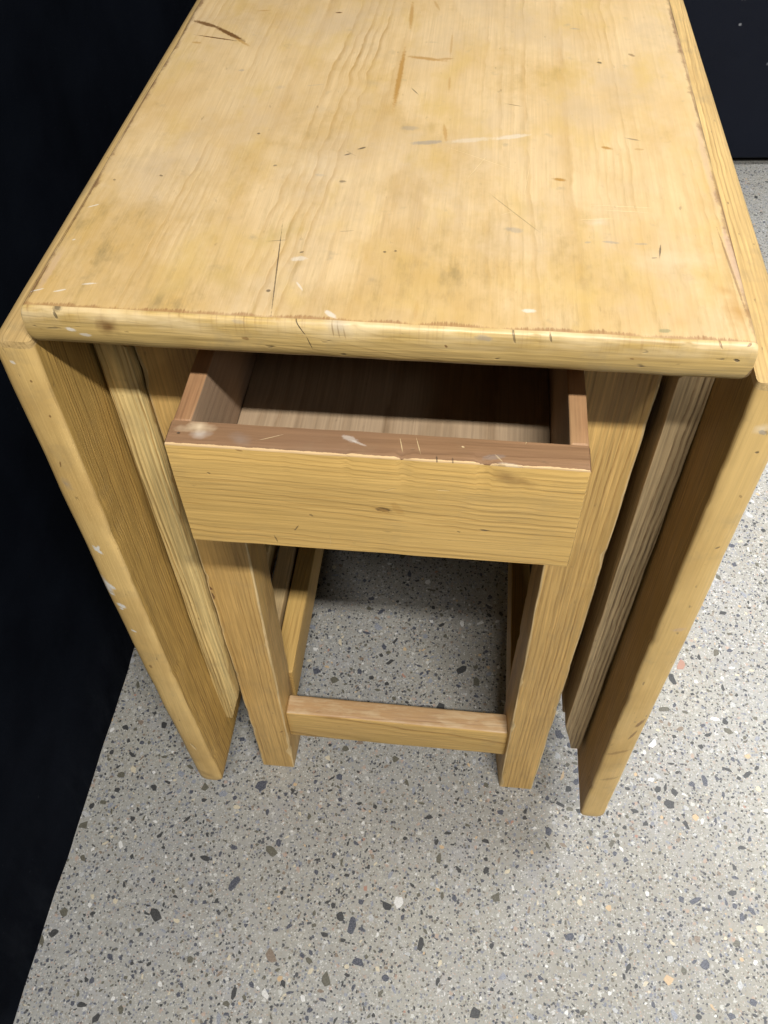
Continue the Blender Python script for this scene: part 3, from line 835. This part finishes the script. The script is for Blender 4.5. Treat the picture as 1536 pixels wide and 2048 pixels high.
leg(-0.1675, -0.1195, -0.1662, -0.1272, -0.1262, LY0, LY1, m_leg[0], 1.0)
leg(0.1690, 0.1195, 0.1628, 0.1240, 0.1180, LY0, LY1, m_leg[1], 2.0)
RY0, RY1 = 0.81, 0.855
leg(-0.1675, -0.1195, -0.1662, -0.1230, -0.1230, RY0, RY1, m_leg[0], 3.0)
leg(0.1680, 0.1195, 0.1640, 0.1215, 0.1215, RY0, RY1, m_leg[1], 4.0)

# --- aprons, runners
m_apron = pine("pine_apron", 'Y', (0.50, 0.32, 0.10), (0.28, 0.15, 0.04), freq=220, pith=(0.3, 0.5), contrast=0.6, seed=6.2)
for sx in (-1, 1):
    a, b = sorted((sx * 0.140, sx * 0.160))
    beam("side_apron", rect('Y', LY1 + 0.0005, a, b, 0.583, ZL), rect('Y', RY0 - 0.0005, a, b, 0.583, ZL), [m_apron, WORN], table, r=0.001, n=10)
    a, b = sorted((sx * 0.100, sx * 0.1395))
    beam("drawer_runner", rect('Y', LY1 + 0.001, a, b, 0.566, 0.5835), rect('Y', RY0 - 0.001, a, b, 0.566, 0.5835), [m_apron, WORN], table, r=0.001, n=6)
m_apx = pine("pine_back_apron", 'X', (0.50, 0.32, 0.10), (0.28, 0.15, 0.04), freq=220, pith=(0.5, 0.3), contrast=0.6, seed=6.8)
beam("back_apron", rect('X', -0.119, RY0 + 0.01, RY0 + 0.03, 0.583, ZL), rect('X', 0.119, RY0 + 0.01, RY0 + 0.03, 0.583, ZL), [m_apx, WORN], table, r=0.001, n=8)

# --- stretchers
def st_post(g, col, x, y, z, late, fibn):
    n = g.noise(g.comb(g.math('MULTIPLY', x, 26.0), g.math('MULTIPLY', y, 120.0), 3.0), 1.0, 4.0, 0.7)
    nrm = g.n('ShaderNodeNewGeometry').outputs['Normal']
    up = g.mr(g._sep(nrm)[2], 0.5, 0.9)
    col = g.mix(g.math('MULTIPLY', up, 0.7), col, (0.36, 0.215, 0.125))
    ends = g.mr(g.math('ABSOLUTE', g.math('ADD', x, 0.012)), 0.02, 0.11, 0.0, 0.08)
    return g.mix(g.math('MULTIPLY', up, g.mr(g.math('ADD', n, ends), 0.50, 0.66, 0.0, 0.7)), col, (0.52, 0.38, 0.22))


m_st = pine("pine_stretcher", 'X', (0.58, 0.37, 0.125), (0.31, 0.165, 0.045), freq=240, pith=(0.3, 0.02), contrast=0.9, warp=0.02, seed=8.3, post=st_post, dirt=0.45)
beam("stretcher", [(-0.1248, 0.0708, 0.0795), (-0.1248, 0.0944, 0.0795), (-0.1248, 0.0944, 0.1355), (-0.1248, 0.0708, 0.1355)],
     [(0.1225, 0.0708, 0.0775), (0.1225, 0.0944, 0.0775), (0.1225, 0.0944, 0.1325), (0.1225, 0.0708, 0.1325)], [m_st, m_st], table,
     r=[0.0015, 0.0015, 0.003, 0.003], n=40, s=5.0)
m_ra = pine("pine_rail", 'Y', (0.53, 0.335, 0.11), (0.31, 0.165, 0.045), freq=220, pith=(0.2, 0.4), contrast=0.55, seed=2.2, dirt=0.5)
for sx in (-1, 1):
    a, b = sorted((sx * 0.1215, sx * 0.1435))
    beam("side_rail", rect('Y', LY1 + 0.0003, a, b, 0.102, 0.160), rect('Y', RY0 - 0.0003, a, b, 0.102, 0.160), [m_ra, m_ra], table, r=0.0018, n=24, s=sx * 3.0)
m_sr = pine("pine_support_rail", 'Y', (0.58, 0.42, 0.21), (0.36, 0.22, 0.09), freq=160, pith=(0.5, 0.3), contrast=0.5, seed=3.6, dirt=0.8, blotch=(0.36, 0.23, 0.11), blotch_amt=0.8)
for sx in (-1, 1):
    a, b = sorted((sx * 0.1465, sx * 0.1660))
    beam("support_rail", rect('Y', LY1 + 0.0003, a, b, 0.112, 0.166), rect('Y', RY0 - 0.0003, a, b, 0.112, 0.166), [m_sr, m_sr], table, r=0.0018, n=24, s=sx * 5.0, wob=0.0009)
m_st2 = pine("pine_rear_stretcher", 'X', (0.54, 0.335, 0.105), (0.31, 0.165, 0.045), freq=240, pith=(0.3, 0.02), contrast=0.65, seed=9.9)
beam("stretcher", rect('X', -0.1225, RY0 + 0.01, RY0 + 0.034, 0.079, 0.135), rect('X', 0.1225, RY0 + 0.01, RY0 + 0.034, 0.079, 0.135), [m_st2, m_st2], table, r=0.0018, n=10)

# --- swinging gate frames that carry the leaves when raised
def gate(side, xi, xo, y0, light, dark, seed, zt=0.690, zbm=0.139):
    gm = pine("pine_gate", 'Z', light, dark, freq=260, pith=(side * 0.75, 0.14), drift=0.014, contrast=1.15, warp=0.012, patch=0.3, fib=0.5, blotch=(light[0] * 0.8, light[1] * 0.78, light[2] * 0.75),
              blotch_amt=0.4, dirt=0.5, rough=0.6, seed=seed)
    gf = empty("gate_frame", (0, 0, 0), table)

    def stile(y0, y1, s):
        # outline in (x, z) with the two inner corners cut off, extruded through y, arrises eased
        cx, cz = 0.0135, 0.048
        out = [(xo, zbm), (xi + cx, zbm), (xi, zbm + cz)]
        for i in range(1, 40):
            out.append((xi, zbm + cz + (zt - cz * 0.5 - zbm - cz) * i / 40))
        out += [(xi, zt - cz * 0.5), (xi + cx, zt), (xo, zt)]
        for i in range(1, 40):
            out.append((xo, zt + (zbm - zt) * i / 40))
        V, F = [], []
        m = len(out)
        xc = (xi + xo) / 2
        for k, yy in ((0.0012, y0), (0.0003, y0 + 0.0006), (0, y0 + 0.0016), (0, y1 - 0.0016), (0.0012, y1)):
            for (px, pz) in out:
                q = Vector((side * (px + (k if px < xc else -k)), yy, pz + (k if pz < 0.4 else -k) * (abs(pz - 0.414) > 0.27)))
                q += jit(q, 0.0005, 30, s)
                V.append(q)
        for a in range(4):
            for j in range(m):
                j2 = (j + 1) % m
                F.append((a * m + j, a * m + j2, (a + 1) * m + j2, (a + 1) * m + j))
        F.append(tuple(range(m)))
        F.append(tuple(range(4 * m, 5 * m)))
        return link("stile", V, F, [gm], gf)

    stile(y0, y0 + 0.040, seed)
    stile(0.47, 0.51, seed + 1)
    gr = pine("pine_gate_rail", 'Y', (light[0], light[1] * 0.98, light[2]), dark, freq=200, pith=(side * 0.4, 0.3), contrast=0.5, fib=0.3, blotch=(0.62, 0.47, 0.27), blotch_amt=0.8,
              dirt=0.6, rough=0.6, seed=seed + 3)
    a, b = sorted((side * (xi + 0.004), side * (xo - 0.003)))
    beam("gate_rail", rect('Y', y0 + 0.0402, a, b, 0.141, 0.187), rect('Y', 0.4698, a, b, 0.141, 0.187), [gr, gr], gf, r=0.0015, n=14, s=seed)
    beam("gate_rail", rect('Y', y0 + 0.0402, a, b, 0.610, 0.655), rect('Y', 0.4698, a, b, 0.610, 0.655), [gr, gr], gf, r=0.0015, n=14, s=seed + 2)
    return gf


gate(-1, 0.1688, 0.1908, 0.057, (0.70, 0.52, 0.22), (0.37, 0.22, 0.065), 1.7)
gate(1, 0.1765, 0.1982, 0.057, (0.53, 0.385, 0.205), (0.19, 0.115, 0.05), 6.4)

# --- drawer
DXF, DY0, DY1, DZ0, DZ1 = 0.1190, -0.0317, -0.0123, 0.5857, 0.6748


m_df = pine("pine_drawer_front", 'X', (0.61, 0.395, 0.130), (0.37, 0.20, 0.052), freq=400, pith=(0.30, 0.40), contrast=0.75, warp=0.018, patch=0.6, fib=0.27,
            blotch=(0.50, 0.31, 0.085), blotch_amt=0.4, dirt=0.28, rough=0.45, seed=3.8, marks=M_DRAWER, uv='XZ', drift=0.02)


def raw_post(g, col, x, y, z, late, fibn):
    n = g.noise(g.comb(g.math('MULTIPLY', x, 60.0), 0.0, 2.0), 1.0, 4.0, 0.75)
    e = g.math('SUBTRACT', y, DY0)
    pale = g.math('LESS_THAN', e, g.mr(n, 0.34, 0.80, 0.0006, 0.0022))
    return g.mix(g.math('MULTIPLY', pale, 0.85), col, (0.62, 0.43, 0.22))


m_dt = pine("pine_drawer_front_top", 'X', (0.235, 0.132, 0.066), (0.14, 0.072, 0.035), freq=260, pith=(0.2, 0.3), contrast=0.5, fib=0.2, blotch=(0.20, 0.115, 0.068), blotch_amt=0.5,
            dirt=0.4, rough=0.5, seed=1.1, marks=M_DTOP, uv='XY', post=raw_post)
drawer = empty("drawer", (0, 0, 0), table)
drawer['label'] = "shallow drawer pulled partly out of the table end"
n = 60
V, F, I = [], [], []
pr = [(DY1, DZ0), (DY1, DZ1 - 0.0008), (DY1 - 0.0008, DZ1), ((DY0 + DY1) / 2, DZ1), (DY0 + 0.0011, DZ1), (DY0 + 0.0003, DZ1 - 0.0003), (DY0, DZ1 - 0.0011),
      (DY0, 0.645), (DY0, 0.615), (DY0, DZ0 + 0.001), (DY0 + 0.001, DZ0)]
ends = [(-DXF, 0.0012), (-DXF + 0.0009, 0.0)]
secs = ends + [(-DXF + 0.0012 + (2 * DXF - 0.0024) * i / n, 0.0) for i in range(1, n)] + [(-q, k) for q, k in reversed(ends)]
for sx, k in secs:
    for (py, pz) in pr:
        q = Vector((sx, py + (k if py < -0.02 else -k), pz + (k if pz < 0.63 else -k)))
        q += jit(q, 0.0004, 40, 4.0)
        if py < DY0 + 0.0015 and pz > 0.67:
            nk = max(0, mnoise.noise(Vector((sx * 90, 8, 2))) - 0.2) * 0.0028
            q += Vector((0, nk, -nk))
        V.append(q)
m = len(pr)
for a in range(len(secs) - 1):
    for j in range(m):
        j2 = (j + 1) % m
        F.append((a * m + j, a * m + j2, (a + 1) * m + j2, (a + 1) * m + j))
        I.append(1 if 1 <= j <= 5 else 0)
F.append(tuple(range(m)))
F.append(tuple(range((len(secs) - 1) * m, len(secs) * m)))
I += [0, 0]
link("drawer_front", V, F, [m_df, m_dt], drawer, I)
m_ds = pine("pine_drawer_side", 'Y', (0.34, 0.225, 0.135), (0.19, 0.11, 0.058), freq=190, pith=(0.25, 0.45), contrast=0.4, fib=0.2, blotch=(0.30, 0.20, 0.13), blotch_amt=0.5, dirt=0.35, rough=0.62, seed=5.5)
m_dst = pine("pine_drawer_side_top", 'Y', (0.34, 0.19, 0.092), (0.19, 0.075, 0.032), freq=150, pith=(0.0, 0.25), contrast=0.85, fib=0.25, blotch=(0.42, 0.26, 0.12), blotch_amt=0.5, dirt=0.4, rough=0.55, seed=4.4)
for sx in (-1, 1):
    a, b = sorted((sx * 0.1080, sx * 0.1186))
    o = beam("drawer_side", rect('Y', DY1 + 0.0004, a, b, DZ0 + 0.001, DZ1 - 0.0006), rect('Y', 0.40, a, b, DZ0 + 0.001, DZ1 - 0.0006), [m_ds, m_dst], drawer, r=0.0012, n=30, s=sx * 4.0)
    for p in o.data.polygons:
        p.material_index = 1 if p.normal.z > 0.45 else 0
m_db = pine("pine_drawer_bottom", 'Y', (0.35, 0.25, 0.155), (0.18, 0.11, 0.055), freq=120, pith=(0.05, 0.42), contrast=0.8, warp=0.05, fib=0.25, blotch=(0.30, 0.205, 0.12), blotch_amt=0.4, dirt=0.35, rough=0.65, seed=7.7)
beam("drawer_bottom", rect('Y', DY1 + 0.0005, -0.1077, 0.1077, 0.592, 0.600), rect('Y', 0.389, -0.1077, 0.1077, 0.592, 0.600), [m_db, m_db], drawer, r=0.0008, n=20, wob=0.0003)
m_dk = pine("pine_drawer_back", 'X', (0.36, 0.25, 0.165), (0.21, 0.125, 0.07), freq=190, pith=(0.6, 0.3), contrast=0.4, dirt=0.35, rough=0.62, seed=5.9)
beam("drawer_back", rect('X', -0.1077, 0.3895, 0.3995, DZ0 + 0.002, DZ1 - 0.004), rect('X', 0.1077, 0.3895, 0.3995, DZ0 + 0.002, DZ1 - 0.004), [m_dk, m_dk], drawer, r=0.001, n=12)
